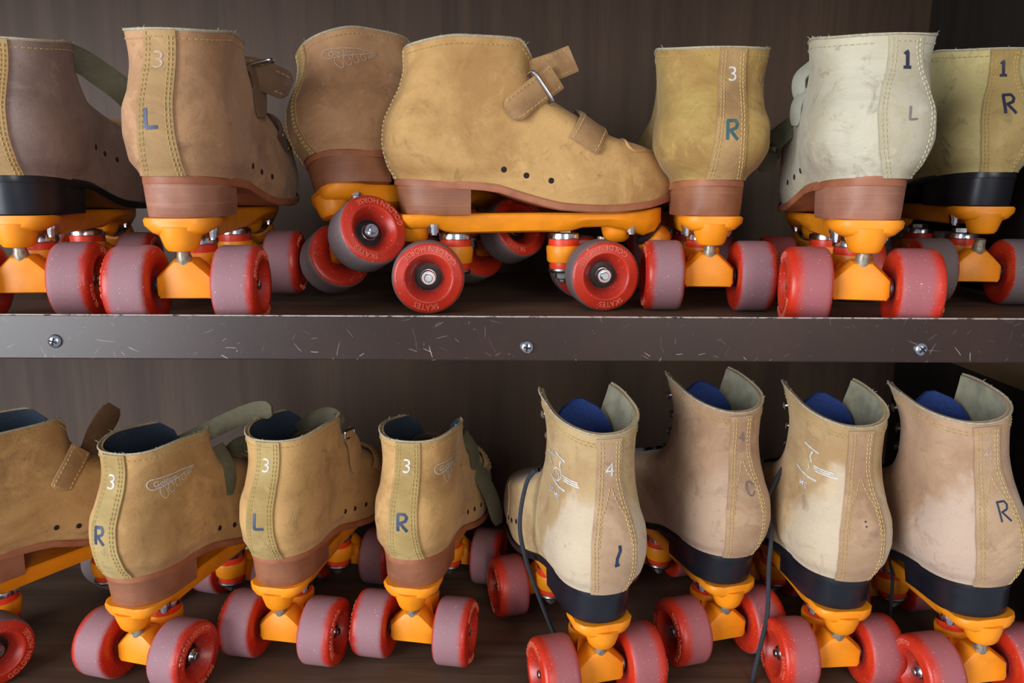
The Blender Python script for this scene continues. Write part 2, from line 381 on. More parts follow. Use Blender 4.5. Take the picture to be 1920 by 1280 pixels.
# plate
m = MB()
def psec(x, wt, wb, zt, zb):
    return [(x, -wt + 1.5, zt), (x, wt - 1.5, zt), (x, wt, zt - 1.5), (x, wt - .6, zb + (zt - zb) * .55), (x, wb + 2.2, zb + 1.6), (x, wb - 1.5, zb), (x, -wb + 1.5, zb), (x, -wb - 2.2, zb + 1.6), (x, -wt + .6, zb + (zt - zb) * .55), (x, -wt, zt - 1.5)]
m.loft([psec(*a) for a in ((-94, 13, 8, 78, 69), (-91, 20, 13.5, 78, 67.2), (-84, 24.5, 16.5, 78, 66.0), (-66, 24.5, 17, 78, 67.5), (-57, 22, 16, 78, 64), (-48, 20, 15, 78.4, 62), (-30, 19, 14, 78.8, 62.2), (20, 19, 14, 79.2, 63.2), (48, 22, 15, 79.4, 63.5),
                           (60, 26, 17, 79.6, 67), (80, 28, 20, 79.8, 68), (100, 27.5, 17, 80.4, 64), (114, 24, 15, 82, 60), (124, 18, 13, 83.5, 63), (131, 9, 7, 84, 70))])
m.lathe([(15, 72), (14, 66), (12.4, 61), (11.2, 57.4), (9.4, 55.2), (5, 54.4)], (-82, 0, 0), seg=24)
m.lathe([(14, 70), (12.5, 62), (10.8, 57), (7, 54.2)], (94, 0, 0), seg=24)
PLATE = m.mesh('plate', ORANGE, sharp=35)
m = MB(); m.lathe([(2.2, 60.6), (2.9, 61.2), (2.9, 63.0), (4.4, 63.0), (4.6, 67.6), (5.6, 67.8), (5.6, 70)], seg=12); BOLT = m.mesh('bolt', CHROME, sharp=25)
m = MB()   # toe stop: washer + rubber
ax = Vector((.74, 0, -.67)); o0 = Vector((117, 0, 66))
m.tube([o0 + ax * t for t in (4, 6, 9)], [9.5, 12.5, 11.5], 20); TSW = m.mesh('toe_stop_washer', WASHER)
m = MB(); m.tube([o0 + ax * t for t in (9, 10.5, 14, 20, 24, 26)], [10, 13.5, 14.5, 14.5, 13, 9], 24); TSTOP = m.mesh('toe_stop', ORANGE_D, sharp=50)
# truck: axle along y at x=0, pivot towards -x, kingpin at +25
m = MB()
def hsec(x, k, dz=0):
    return [(x, y * k, 27 + (z - 27) * (k if k < 1 else 1) + dz) for y, z in ((-7, 49), (7, 49), (14, 42.6), (21, 35.8), (21.4, 23.5), (19.5, 20.2), (-19.5, 20.2), (-21.4, 23.5), (-21, 35.8), (-14, 42.6))]
m.loft([hsec(-12, .80), hsec(-11, .9), hsec(-6, 1.0), hsec(4, 1.0), hsec(8.5, .88), hsec(10, .7)])
m.loft([[(x, y * w, z + dz) for y, z in ((-1, 33), (1, 33), (1, 46), (-1, 46))] for x, w, dz in ((4, 15, -4), (14, 11, 0), (24, 12, 2))])
m.lathe([(9, 36.6), (13.2, 36.6), (14.2, 38), (15, 49), (14.4, 51), (12.4, 51.2), (9, 51.0)], (25, 0, 0), seg=28)
HANGER = m.mesh('truck_hanger', ORANGE, sharp=32)
m = MB(); m.lathe([(8, 50.4), (13, 50.4), (13.4, 53.5), (13, 57), (8, 57)], (25, 0, 0), seg=24); CU1 = m.mesh('cushion', CUSH)
m = MB(); m.lathe([(8, 31), (11.6, 31), (12, 33.5), (11.8, 37), (8, 37)], (25, 0, 0), seg=24); CU2 = m.mesh('cushion', CUSH)
m = MB(); m.lathe([(6, 62.6), (11, 62.6), (13.8, 61.6), (14.2, 60), (14.2, 57.2), (12.6, 56.2), (6, 56.2)], (25, 0, 0), seg=28); CP1 = m.mesh('cushion_cup', CHROME)
m = MB(); m.lathe([(6, 31.2), (12.6, 31.2), (13, 29.6), (12, 27.6), (6, 27.2)], (25, 0, 0), seg=28); CP2 = m.mesh('cushion_cup', STEEL)
m = MB(); m.lathe([(7.2, 27.4), (7.2, 22.6), (6.2, 21.8), (4, 21.8), (4, 19.4), (3, 18.8)], (25, 0, 0), seg=12); KNUT = m.mesh('kingpin_nut', STEEL, sharp=25)
m = MB(); m.lathe([(8.6, 61), (8.6, 66)], (25, 0, 0), seg=6); LNUT = m.mesh('lock_nut', STEEL, sharp=25)
m = MB(); m.tube([(-9.6, 0, 58), (-8.6, 0, 53), (-8.0, 0, 50.5), (-6.5, 0, 45)], [4.4, 4.4, 5.2, 5.2], 16); PIN = m.mesh('pivot_pin', BRASSY)
m = MB(); m.lathe([(4, -1.4), (7.4, -1.2), (7.8, 0), (7.4, 1.2), (4, 1.4)], axis='y', seg=24); WASH = m.mesh('axle_washer', WASHER); WASH_S = WASH.copy(); WASH_S.materials[0] = STEEL

# ------------------------------------------------------------------ boots
ZB = lut([(-112, 107.5), (-98, 107), (-57, 104.5), (-19, 102), (-1, 97), (21, 90.5), (41, 86.5), (76, 85), (110, 88), (134, 94), (150, 97)])
XH = {'low': lut([(80, -95), (107, -97), (118, -102), (135, -105.5), (150, -104), (165, -97.5), (180, -90), (196, -86.5), (225, -87)]),
      'high': lut([(80, -95), (107, -97), (118, -102.5), (135, -105.5), (153, -104), (168, -99), (184, -91.5), (200, -87), (240, -86.5)])}
XF = {'low': lut([(80, 134), (88, 141), (95, 145), (102, 145.5), (113, 142), (120, 138), (127, 131.5), (132, 123), (136, 112), (141, 92), (146, 78), (153, 65), (160, 53), (168, 41), (176, 31), (186, 23), (196, 19), (225, 17)]),
      'high': lut([(80, 134), (88, 141), (95, 145), (102, 145.5), (113, 142), (120, 137), (127, 129), (132, 118), (136, 104), (141, 86), (148, 65), (155, 46), (162, 30), (170, 15), (178, 5), (190, -3), (205, -6), (220, -5), (240, 1)])}
WS = {'low': lut([(80, 30), (107, 31.5), (118, 37), (135, 41.5), (150, 41), (165, 37.6), (180, 37.8), (198, 41), (225, 43.5)]),
      'high': lut([(80, 30), (107, 32), (118, 38), (135, 42), (150, 41), (168, 36.4), (185, 35.5), (205, 36), (240, 40)])}
FW = lut([(-120, 34), (-60, 34), (-20, 35), (20, 38), (60, 43), (100, 42), (150, 38)])
RF = lut([(80, 64), (110, 60), (128, 50), (140, 43), (152, 39), (175, 37), (240, 42)])
class Boot:
    def __init__(s, kind, foot, top=0, xfs=0, fl=0, ws=1.0):
        s.ws = ws
        s.k = kind; s.foot = foot; s.xfs = xfs; s.fl = fl; s.top = top or (206.0 if kind == 'low' else 228.5); s.open = 176.0 if kind == 'low' else 158.0; s.c = {}
    def lift(s, x):
        if s.k == 'low': return 5 * sm((x + 88) / 45) - 15 * sm((x - s.xfs - 2) / 18) + s.fl * sm((x + 70) / 70)
        return 23 * min(1.25, max(0, (x + 88) / 80)) ** .68
    def z(s, n, x): return n + (ZB(x) - 85) * (1 - sm((n - 85) / 60)) + s.lift(x) * sm((n - s.top + 55) / 55)
    def ends(s, n):
        k = round(n, 3)
        if k not in s.c:
            z0 = n + (ZB(-98) - 85) * (1 - sm((n - 85) / 60)); xf = 100.0
            for _ in range(8): xf = .5 * xf + .5 * XF[s.k](n + (ZB(xf) - 85) * (1 - sm((n - 85) / 60)))
            s.c[k] = (XH[s.k](z0), xf + s.xfs * sm((n - 146) / 34))
        return s.c[k]
    def W(s, x, n):
        z = n + (ZB(x) - 85) * (1 - sm((n - 85) / 60)); t = sm((x + 50) / 70)
        k = 1 + (s.ws - 1) * sm((z - 105) / 26)
        return (WS[s.k](z) * (1 - t) * k + FW(x) * t * (.5 + .5 * k)) * (.92 + .08 * sm((n - 85) / 16))
    def gap(s, n):
        if n <= s.open: return 0.0
        t = (n - s.open) / (s.top - s.open)
        return (17 if s.k == 'low' else 27) * t ** .7
    def y(s, x, n, ins=0):
        a, b = s.ends(n); a += ins; b -= ins; w = s.W(x, n) - ins; d = max(0, x - a); e = max(0, b - x); rf = RF(n); rh = 40.0; p = 2.25
        y = w
        if d < rh: y *= max(0, 1 - (1 - d / rh) ** p) ** (1 / p)
        if e < rf: y *= max(0, 1 - (1 - e / rf) ** p) ** (1 / p)
        return y
    def yc(s, x): return -s.foot * 7 * sm((x - 5) / 120)
    def smax(s, n):
        g = s.gap(n)
        if g <= 0: return 1.0
        a, b = s.ends(n); lo, hi = .5, 1.0
        for _ in range(24):
            q = (lo + hi) / 2
            if s.y(a + (b - a) * q, n) > g: lo = q
            else: hi = q
        return lo
    def row(s, side, n, N=36, ins=0):
        a, b = s.ends(n); q = s.smax(n); out = []
        for k in range(N + 1):
            t = q * (1 - math.cos(math.pi * k / N)) / 2; x = a + ins + (b - a - 2 * ins) * t
            p = s.flare(x, side * s.y(x, n, ins), n, side); out.append((p[0], s.yc(x) + p[1], s.z(n, x)))
        return out
    def flare(s, x, y, n, side):
        f = sm((n - 203) / 25) * sm((x + 45) / 40) if s.k == 'high' else 0
        return x + 7 * f, y + side * 6 * f
    def n_at(s, x, z):
        lo, hi = 85.0, s.top + 6
        for _ in range(26):
            q = (lo + hi) / 2
            if s.z(q, x) < z: lo = q
            else: hi = q
        return lo
    def side(s, sd, x, z):
        n = s.n_at(x, z); p = s.flare(x, sd * s.y(x, n), n, sd); return Vector((p[0], s.yc(x) + p[1], z))
    def heel(s, y, z):
        n = s.n_at(-95, z); a, b = s.ends(n); w = s.W(a + 8, n); q = min(.97, abs(y) / w); p = 2.25
        return Vector((a + 40 * (1 - (1 - q ** p) ** (1 / p)), y, z))
    def heel_off(s, y, z, o):
        P = s.heel(y, z); n = (s.heel(y + .8, z) - s.heel(y - .8, z)).cross(s.heel(y, z + .8) - s.heel(y, z - .8)).normalized()
        if n.x > 0: n = -n
        return P + n * o
    def side_off(s, sd, x, z, o):
        P = s.side(sd, x, z); n = (s.side(sd, x + .8, z) - s.side(sd, x - .8, z)).cross(s.side(sd, x, z + .8) - s.side(sd, x, z - .8)).normalized()
        if n.y * sd < 0: n = -n
        return P + n * o
    def levels(s):
        t = s.top; L = [85, 87, 90, 94, 98, 103, 108, 113, 118, 122, 125, 128, 130.5, 133, 135, 137, 139, 141, 143, 145.5, 148, 151, 154, 157, 160, 163, 166, 170, 174, 178, 182, 187, 192, 197, 202]
        L = [q for q in L if q < t - 3]
        while L[-1] < t - 7: L.append(L[-1] + 5)
        return L + [t - 1.2, t]
def stitch(m, pts, step=4.0, ln=2.7, w=.85, h=.6):
    """pts: list of (point, normal) along a seam"""
    acc = 0.0
    for (a, na), (b, nb) in zip(pts, pts[1:]):
        d = (b - a).length
        if d < 1e-6: continue
        t = (b - a) / d; p = step - acc if acc > 0 else 0.0
        while p < d:
            c = a + t * p; sd = na.cross(t).normalized() * w / 2; l = t * ln / 2; u = na * h
            m.add([c - l - sd, c - l + sd, c + l + sd, c + l - sd, c - l * .6 + u, c + l * .6 + u], [(0, 1, 4), (2, 3, 5), (1, 2, 5, 4), (3, 0, 4, 5)])
            p += step
        acc = (d - (p - step))
def nrm_path(pts, fn):
    out = []
    for q in pts:
        a = fn(*q, 0.0); b = fn(*q, 1.0); out.append((a + (b - a) * .2, (b - a).normalized()))
    return out

LOGO = ([oval(4, 0, 4, 4.2, 0, 70, 290, 12) + dense([(6, -3.8), (26, -1.6), (46, 1.6), (30, 3.6), (6, 4.0)])] +
        [oval(11 + 7.2 * k, -8.5 + 1.7 * k, 3.1 - .25 * k, 5.4 - .85 * k, .3, 0, 360, 18) for k in range(4)] +
        [dense([(37, -3.6), (43, -2.0)]), dense([(38, -2.0), (45, .2)])])
FIGS = [[(330, 385), (345, 358), (375, 348), (460, 365)], [(455, 330), (490, 385)], [(480, 320), (515, 370)], [(505, 310), (540, 352)], ([(540, 285), (705, 385)], 1.4), ([(640, 385), (622, 470), (645, 550)], 1.6),
        [(385, 425), (410, 480), (495, 535)], [(430, 490), (405, 560)], [(610, 590), (628, 640), (610, 690)], [(670, 590), (840, 635)], [(680, 622), (850, 665)], [(692, 655), (865, 695)], ([(425, 690), (530, 745), (640, 785), (735, 800)], 1.6),
        oval(580, 620, 78, 98, .35, 0, 360, 20)]
FIG_PART = [4, 5, 8, 9, 10, 11, 12]
GLYPH = {'L': [[(-2.6, 5.5), (-2.9, -5.2)], [(-3, -5), (3.4, -4.4)]], 'R': [[(-2.6, -5.6), (-2.8, 5.4)], [(-3.2, 5.4), (1.6, 5.6), (3.0, 3.6), (2.2, 1.2), (-1.6, -.4)], [(-1.2, -.2), (3.4, -5.6)]],
         '1': [[(-1.6, 3.4), (.3, 5.6), (.2, -5.4)], [(-2.4, -5.4), (2.6, -5.4)]], 'I': [[(1.4, 8), (1.8, 4), (-.6, -2), (-1, -7)], [(-2.4, -7.4), (1.0, -6.6)]], 'O': [oval(0, 0, 3, 5, .2, 20, 330)],
         '4': [[(1.4, -5), (1.0, 5), (-3, -1.6), (3.2, -1.8)]], 'dots': [[(-.5, 2), (.3, 1)], [(.2, -1.5), (.6, -2.6)]]}

def skate(cfg):
    nm = cfg['name']; kind = cfg['kind']; foot = cfg.get('foot', 1)
    x, y, a = cfg['pos']; lvl = cfg['z']
    root = bpy.data.objects.new('roller_skate', None); COL.objects.link(root); root.empty_display_size = .05
    root['label'] = cfg['label']; root['category'] = 'roller skate'; root['group'] = cfg['group']
    root.location = (x * MM, y * MM, lvl * MM); root.rotation_mode = 'XYZ'
    root.rotation_euler = (cfg.get('roll', 0), cfg.get('pitch', 0), math.pi / 2 - a)
    dz = cfg.get('dz', 0.0)
    # --- chassis
    wm = WHEELS[cfg.get('wheel', 'a')]
    for fx in (-1, 1):
        tk = put('truck_hanger', HANGER, root, (fx * WB / 2, 0, 0), 0 if fx < 0 else math.pi)
        for me in (CU1, CU2): put('cushion', me, tk)
        for me in (CP1, CP2): put('cushion_cup', me, tk)
        put('kingpin_nut', KNUT, tk); put('lock_nut', LNUT, tk); put('pivot_pin', PIN, tk)
        for s in (-1, 1):
            put('axle_washer', WASH_S if kind == 'high' or nm in 'FG' else WASH, tk, (0, s * 21.6, R))
            w = put('wheel', wm, root, (fx * WB / 2, s * TR / 2, R)); sp = random.uniform(0, 6.28)
            if nm == 'D': sp = math.pi + .05 + .15 * fx
            if nm == 'C': sp = math.pi - .5
            w.rotation_mode = 'XYZ'; w.rotation_euler = (0, sp, 0 if s > 0 else math.pi)
            put('bearing', BEAR, w); put('axle_nut', NUT, w)
            l = put('lettering', LETTERS, w); l['kind'] = 'stuff'; l['label'] = 'relief lettering on the wheel face'
    pl = put('plate', PLATE, root, (0, 0, dz))
    for bx_ in (-66, 103):
        for s in (-1, 1): put('bolt', BOLT, pl, (bx_, s * 16, 0))
    ts = put('toe_stop', TSTOP, root, (0, 0, dz)); put('washer', TSW, ts)
    # --- sole and heel
    B = Boot(kind, foot, cfg.get('top', 0), cfg.get('xfs', 0), cfg.get('fl', 0), cfg.get('ws', .9)); off = (0, 0, dz)
    hm, so = cfg['heel'], cfg['sole']
    m = MB(); rows = []
    rt, lf = B.row(-1, 85, 30), B.row(1, 85, 30); ring = rt + lf[-2:0:-1]
    def sole_ring(g, zo):
        out = []
        for p in ring:
            c = B.yc(p[0]); px = p[0]
            out.append((px + (g if px > 60 else 0) * (px - 60) / 85 - (g if px < -80 else 0) * (-80 - px) / 60, c + (p[1] - c) * (1 + g / 30 * (.15 + .85 * sm((px + 60) / 60)) - .05 * sm((-40 - px) / 30)), ZB(px) + zo))
        return out
    m.loft([sole_ring(1.2, 1.2), sole_ring(2.0, .2), sole_ring(2.0, -4.2), sole_ring(1.2, -5.2)], caps=False)
    b = sole_ring(1.2, -5.2); t = sole_ring(.5, 1.0); n2 = len(rt)
    for rr in (b, t): m.grid([rr[:n2], [rr[0]] + rr[:n2 - 1:-1] + [rr[n2 - 1]]])
    sole = m.build('sole', so, root, weld=.01); sole.location.z = dz * MM
    m = MB(); FX = -36.0 if hm is not HEEL_K else -24.0; hr = []
    back = [p for p in ring if p[0] < FX - .5]
    # heel outline: right front -> back -> left front
    rr_ = [p for p in rt if p[0] < FX - .5]; ll_ = [p for p in lf if p[0] < FX - .5]
    out = [(FX, -B.y(FX, 85), 0)] + rr_[::-1] + ll_[1:] + [(FX, B.y(FX, 85), 0)]
    for z0, k, sh_ in ((None, .965, 1.2), (99, .96, 1.6), (88, .945, 3.0), (79, .93, 4.4), (78, .91, 5.2)):
        hr.append([(FX + (q[0] - FX) * (1 - sh_ / 62), q[1] * k, (ZB(q[0]) - 4.6) if z0 is None else z0) for q in out])
    m.loft(hr); h = m.build('heel', hm, root, sharp=30); h.location.z = dz * MM
    # --- upper
    m = MB(); L = B.levels(); rows = []
    for n in L:
        r_, l_ = B.row(-1, n), B.row(1, n); rows.append(l_[::-1] + r_[1:])
    m.grid(rows)
    # raw edges: rim and slit
    t = L[-1]; o_, i_ = rows[-1], (B.row(1, t, ins=2.8)[::-1] + B.row(-1, t, ins=2.8)[1:])
    m.grid([o_, i_])
    for sd in (-1, 1):
        m.grid([[B.row(sd, n)[-1] for n in L if n > B.open], [B.row(sd, n, ins=2.8)[-1] for n in L if n > B.open]])
    up = m.build('boot_upper', cfg['leather'], root, weld=.02, sharp=60); up.location.z = dz * MM
    m = MB()
    e1 = [Vector(p) for p in o_]; m.tube([p + Vector((0, 0, .2)) for p in e1[1:-1]], 1.0, 5); rim = m.build('rim', cfg.get('rim', RIM), up)
    m = MB(); rg = random.Random(ord(nm))
    for _ in range(34):
        p = Vector(e1[rg.randrange(6, len(e1) - 6)]); d = Vector((rg.uniform(-1, 1), rg.uniform(-1, 1), rg.uniform(.1, 1.0))) * rg.uniform(1.0, 3.4)
        m.tube([p, p + d * .6 + Vector((rg.uniform(-.5, .5), rg.uniform(-.5, .5), .2)), p + d], [.28, .22, .12], 4)
    fr_ = m.build('frayed_threads', cfg.get('rim', RIM), up, smooth=False); fr_['kind'] = 'stuff'
    # lining with insole
    m = MB(); L2 = [n for n in L if n >= 118]; rows2 = []
    for n in L2:
        r_, l_ = B.row(-1, n, ins=2.8), B.row(1, n, ins=2.8); rows2.append(l_[::-1] + r_[1:])
    m.grid(rows2); c = rows2[0]; n2 = len(c) // 2
    m.grid([c[:n2 + 1], c[:n2 - 1:-1]])
    li = m.build('lining', cfg['lining'], root, weld=.02, sharp=60); li.location.z = dz * MM
    # tongue
    m = MB(); front = []; bk = []; zt = B.top + (-16 if kind == 'low' else 12); z0 = 140.0; hwid = 24 if kind == 'low' else 27
    if cfg.get('tongue', True):
        for i in range(17):
            v = i / 16; z = z0 + (zt - z0) * v; n = min(B.top, z); a_, b_ = B.ends(n); ra, rb = [], []
            k = math.sqrt(max(0.02, 1 - max(0, (v - .66) / .34) ** 2)); xb = b_ - 9 - (4 if kind == 'high' else 10) * sm((v - .4) / .6)
            for j in range(13):
                u = -1 + j / 6; yy = hwid * u * k; xx = xb - 9.5 * (u * k) ** 2
                ra.append((xx, yy + B.yc(xx), z)); rb.append((xx - 5 + 3.5 * (1 - k), yy * .97 + B.yc(xx), z - .5))
            front.append(ra); bk.append(rb)
        m.grid(front); m.grid(bk); m.grid([[r[0] for r in front], [r[0] for r in bk]]); m.grid([[r[-1] for r in front], [r[-1] for r in bk]]); m.grid([front[-1], bk[-1]])
        to = m.build('tongue', cfg.get('tongue_mat', STRAP_D), root, weld=.02, sharp=60); to.location.z = dz * MM
    # --- backstay strip
    y0 = cfg.get('strip_y', 0.0); lean = cfg.get('strip_lean', 0.0); zt = B.top - .6
    if kind == 'low':
        hw = lut([(100, 14.5), (115, 13.5), (135, 12), (160, 11), (180, 10.4), (212, 10)])
        if cfg.get('wide'): hw = lut([(100, 10.5), (112, 13.5), (130, 18), (148, 19.5), (163, 17), (178, 12.5), (192, 11), (212, 12)])
    else: hw = lut([(100, 13), (112, 15.5), (130, 18), (148, 18.2), (165, 15.5), (183, 11.5), (200, 9.6), (215, 9.4), (240, 11)])
    mid = lambda z: y0 + lean * (z - 106) / 100
    zs = list(np.linspace(106.5, zt, 30)); m = MB(); rows = []
    for z in zs:
        w = hw(z); c = mid(z)
        rows.append([B.heel_off(c - w - .3, z, -.5)] + [B.heel_off(c + w * u, z, 1.5) for u in np.linspace(-1, 1, 11)] + [B.heel_off(c + w + .3, z, -.5)])
    m.grid(rows); st = m.build('backstay', cfg['strip'], up, sharp=45)
    # --- seams
    m = MB(); ho = lambda q, z, o: B.heel_off(q, z, 1.4 + o)
    zz = list(np.linspace(108, zt - 2, 60))
    for sgn in (-1, 1):
        for ins in (2.2, 4.4): stitch(m, nrm_path([(mid(z) + sgn * (hw(z) - ins), z) for z in zz], ho), 3.6, 2.6)
    if kind == 'high':   # pointed inner seam under the size number
        for sgn in (-1, 1): stitch(m, nrm_path([(mid(z) + sgn * (hw(z) - 5.5) * min(1, (192 - z) / 22 + .03), z) for z in np.linspace(150, 191, 22)], ho), 3.6, 2.6)
    if kind == 'high' or cfg.get('topseam', True): stitch(m, nrm_path([(mid(zt) + u, zt - 4) for u in np.linspace(-8, 8, 8)], ho), 3.6, 2.6)
    for sd in (-1, 1):
        for ins in ((4.5,) if kind == 'low' else (6.0, 8.4)):
            P = []
            for p in B.row(sd, B.top - 1, 60)[3:-3]:
                zq = p[2] - ins; yh = p[1] - B.yc(p[0])
                if abs(yh) < 24 and p[0] < -40:
                    if abs(yh - mid(zq)) > hw(zq) + 1: P += nrm_path([(yh, zq)], B.heel_off)
                elif p[0] < -22 or kind == 'low': P += nrm_path([(sd, p[0], zq)], B.side_off)
            stitch(m, P, 4.0, 2.8)
    if len(m.v):
        s_ = m.build('stitching', cfg.get('thread', THREAD), up, smooth=False); s_['kind'] = 'stuff'
    # --- punched holes and toe seam
    m = MB(); m.lathe([(.3, .5), (2.0, .45), (2.4, .1), (2.5, -.6)], seg=12); hole = m.mesh('vent_hole', HOLE)
    for sd in (-1, 1):
        for hx, hz in (((-10, 114 + cfg.get('hz', 0)), (8, 109.5 + cfg.get('hz', 0)), (28, 105.5 + cfg.get('hz', 0))) if kind == 'low' else ((36, 112), (48, 108), (60, 106))):
            p = B.side_off(sd, hx, hz, .0); q = B.side_off(sd, hx, hz, 1.0) - p
            o = put('vent_hole', hole, up); o.location = p * MM; o.rotation_mode = 'QUATERNION'; o.rotation_quaternion = q.to_track_quat('Z', 'Y')
        P = [(92, 140), (93, 134), (99, 130), (110, 130.5), (120, 129.5)] if kind == 'low' else [(70, 138), (64, 128), (60, 116), (62, 104), (70, 95)]
        q = []
        for px, pz in spline([(a_, b_, 0) for a_, b_ in P], 5) and [(v.x, v.y) for v in spline([(a_, b_, 0) for a_, b_ in P], 5)]:
            q.append(B.side_off(sd, px, pz, .3))
        m2 = MB(); m2.tube(q, 1.3 if kind == 'low' else .8, 6); m2.build('toe_seam', cfg['leather'], up)
    # --- marks
    def mark(name, vf, fn, mat, label=None):
        v, f = vf; mm = MB(); mm.add([fn(p[0], p[1]) for p in v], f); o = mm.build(name, mat, up, smooth=False)
        if label: o['label'] = label
    for (kd, s, dy, z, size, mat) in cfg.get('marks', []):
        rot = 0.0
        fn = lambda u, v, c=dy, zz_=z: B.heel_off(mid(zz_) + c - u, zz_ + v, 1.85)
        if kd == 'num':
            v, f = text2d(s, size, .0); v = [(p, q - size * .35) for p, q in v]; mark('size_number', (v, f), fn, mat, 'size number ' + s)
        else:
            g = [dense([(p * size, q * size) for p, q in ln], 1.2) for ln in GLYPH[s]]
            mark('ink_letter', strokes2d(g, 2.3 if kd == 'ink' else 1.3), fn, mat, 'hand-inked mark')
    if 'logo' in cfg:
        lx, lz, sd = cfg['logo']; lm = cfg.get('logo_mat', PRINT_F)
        fn = lambda u, v: B.side_off(sd, lx + u, lz + v + u * .02, .45)
        mark('printed_logo', strokes2d([dense(l, 2.0) for l in LOGO], .75), fn, lm, 'pale printed emblem with four ovals')
        v, f = text2d('Goldens', 6.2, .01); v = [(p + 14.5, q - 2.0 + p * .05) for p, q in v]; mark('printed_lettering', (v, f), fn, lm)
    if 'figure' in cfg:
        full = cfg['figure']; sd = 1
        fn = lambda u, v: B.side_off(sd, (-61 if full else -65) - u, 196 + v, .45); ku, kv = .08, .054; ln = []
        for i, q in enumerate(FIGS):
            if not full and i not in FIG_PART: continue
            ww = 1.0
            if isinstance(q, tuple): q, ww = q
            ln.append((dense([((p[0] - 600) * ku, -(p[1] - 560) * kv) for p in q], 2.0), ww))
        mark('printed_logo', strokes2d(ln, .9), fn, PRINT_W, 'white line drawing printed on the shaft')
        s = 'ETIME' if full else 'ME'
        v, f = text2d(s, 6.6, .01); v = [(p * 1.25 + (-5 if full else -1.5), q - 21.5 - p * .12) for p, q in v]; mark('printed_lettering', (v, f), fn, PRINT_W)
    # --- straps, buckles, hooks, laces
    for s_ in cfg.get('straps', []):
        if 'vamp' in s_:
            fr = s_['vamp']; s_ = dict(s_); s_['p'] = [(68, -10 * fr, 158)] + [tuple(B.side_off(fr, vx, vz, 2.6)) for vx, vz in ((65, 149.5), (61, 145), (57, 139), (53.5, 133))]
        pts = spline(s_['p'], 6); k = len(pts); w0 = s_['w']; w1 = s_.get('w1', w0)
        wv = [Vector(w0).lerp(Vector(w1), i / (k - 1)) for i in range(k)]
        if s_.get('round', True):
            for i in range(1, 4): wv[-i] = wv[-i] * (.55, .85, .97)[i - 1]
        mm = MB(); mm.ribbon(pts, wv, s_.get('t', 2.6)); so_ = mm.build(s_.get('name', 'strap'), s_.get('m', STRAP), root, sharp=50); so_.location.z = dz * MM
        if s_.get('seam'):
            mm = MB()
            for e in (-.38, .38):
                P = []
                for i in range(1, k - 1):
                    t_ = (pts[i + 1] - pts[i - 1]).normalized(); w_ = wv[i] - t_ * wv[i].dot(t_); nn = t_.cross(w_).normalized()
                    if nn.y * s_.get('ns', -1) < 0: nn = -nn
                    P.append((pts[i] + w_ * e + nn * (s_.get('t', 2.6) / 2), nn))
                stitch(mm, P, 4, 2.8)
            q_ = mm.build('stitching', cfg.get('thread', THREAD), so_, smooth=False); q_['kind'] = 'stuff'
    for (c, ux, uy, a_, b_) in cfg.get('buckles', []):
        c, ux, uy = Vector(c), Vector(ux).normalized(), Vector(uy).normalized(); P = []
        for k in range(41):
            t_ = 2 * math.pi * k / 40; ca, sa = math.cos(t_), math.sin(t_); q = .35
            P.append(c + ux * a_ * math.copysign(abs(ca) ** q, ca) + uy * b_ * math.copysign(abs(sa) ** q, sa))
        mm = MB(); mm.tube(P, 1.25, 8); mm.build('buckle', CHROME, root)
    if kind == 'high':
        mm = MB(); mm.lathe([(1.7, -1), (1.7, 2.6), (3.6, 3.0), (4.2, 3.8), (3.6, 5.0), (1.0, 5.4)], seg=14); hk = mm.mesh('lace_hook', CHROME)
        edge = {}
        for sd in (-1, 1):
            for z in (180, 190, 209, 229):
                n = B.n_at(-20, z); a_, b_ = B.ends(n); xx = a_ + (b_ - a_) * B.smax(n) - 2.5
                p = B.side_off(sd, xx, z, .0); q = B.side_off(sd, xx, z, 1.0) - p; edge[(sd, z)] = p + q * 3
                if z == 180: continue
                o = put('lace_hook', hk, root); o.location = (p + Vector(off)) * MM; o.rotation_mode = 'QUATERNION'; o.rotation_quaternion = q.to_track_quat('Z', 'Y')
        for z in ((150, 158, 166, 174)):
            n = B.n_at(10, z); fr = []
            for u in np.linspace(-1, 1, 9):
                a_, b_ = B.ends(n); yy = 17 * u; xx = b_ + 3.0 - 9 * u * u
                fr.append((xx, yy + B.yc(xx), z + 3 * u * (1 if z % 4 else -1)))
            mm = MB(); mm.tube(fr, 1.7, 6); l = mm.build('lace', CORD, root); l.location.z = dz * MM
    return root

P180 = math.pi / 180
DSTRAP = [dict(p=[(33, -26, 187), (18, -33, 176), (6, -38.5, 167), (-7, -40.5, 157)], w=(-12, 0, 18), t=3.6, m=STRAP, seam=True),
          dict(p=[(12, -22, 189), (30, -20, 195), (49, -16, 203)], w=(-9, 2, 20), m=STRAP, seam=True, round=False)]
DBUCK = [((19, -32, 177), (-.58, .05, .8), (.5, -.8, .3), 14.5, 5.0)]
def vamp(fr=-1, m=STRAP): return dict(vamp=fr, w=(23, 0, -15), t=3.6, m=m, name='vamp_strap', round=False, seam=True, ns=fr)
UP, LO = FLO, 0.0
gu, gl, gh = 'skates on the upper shelf', 'low strap skates on the lower shelf', 'high lace-up skates on the lower shelf'
Y0 = -520
S3 = lambda ink, mat=INK, dyn=0: [('num', '3', dyn, 186, 16.5, PRINT_W), ('ink', ink, 0, 143, 1.25, mat)]
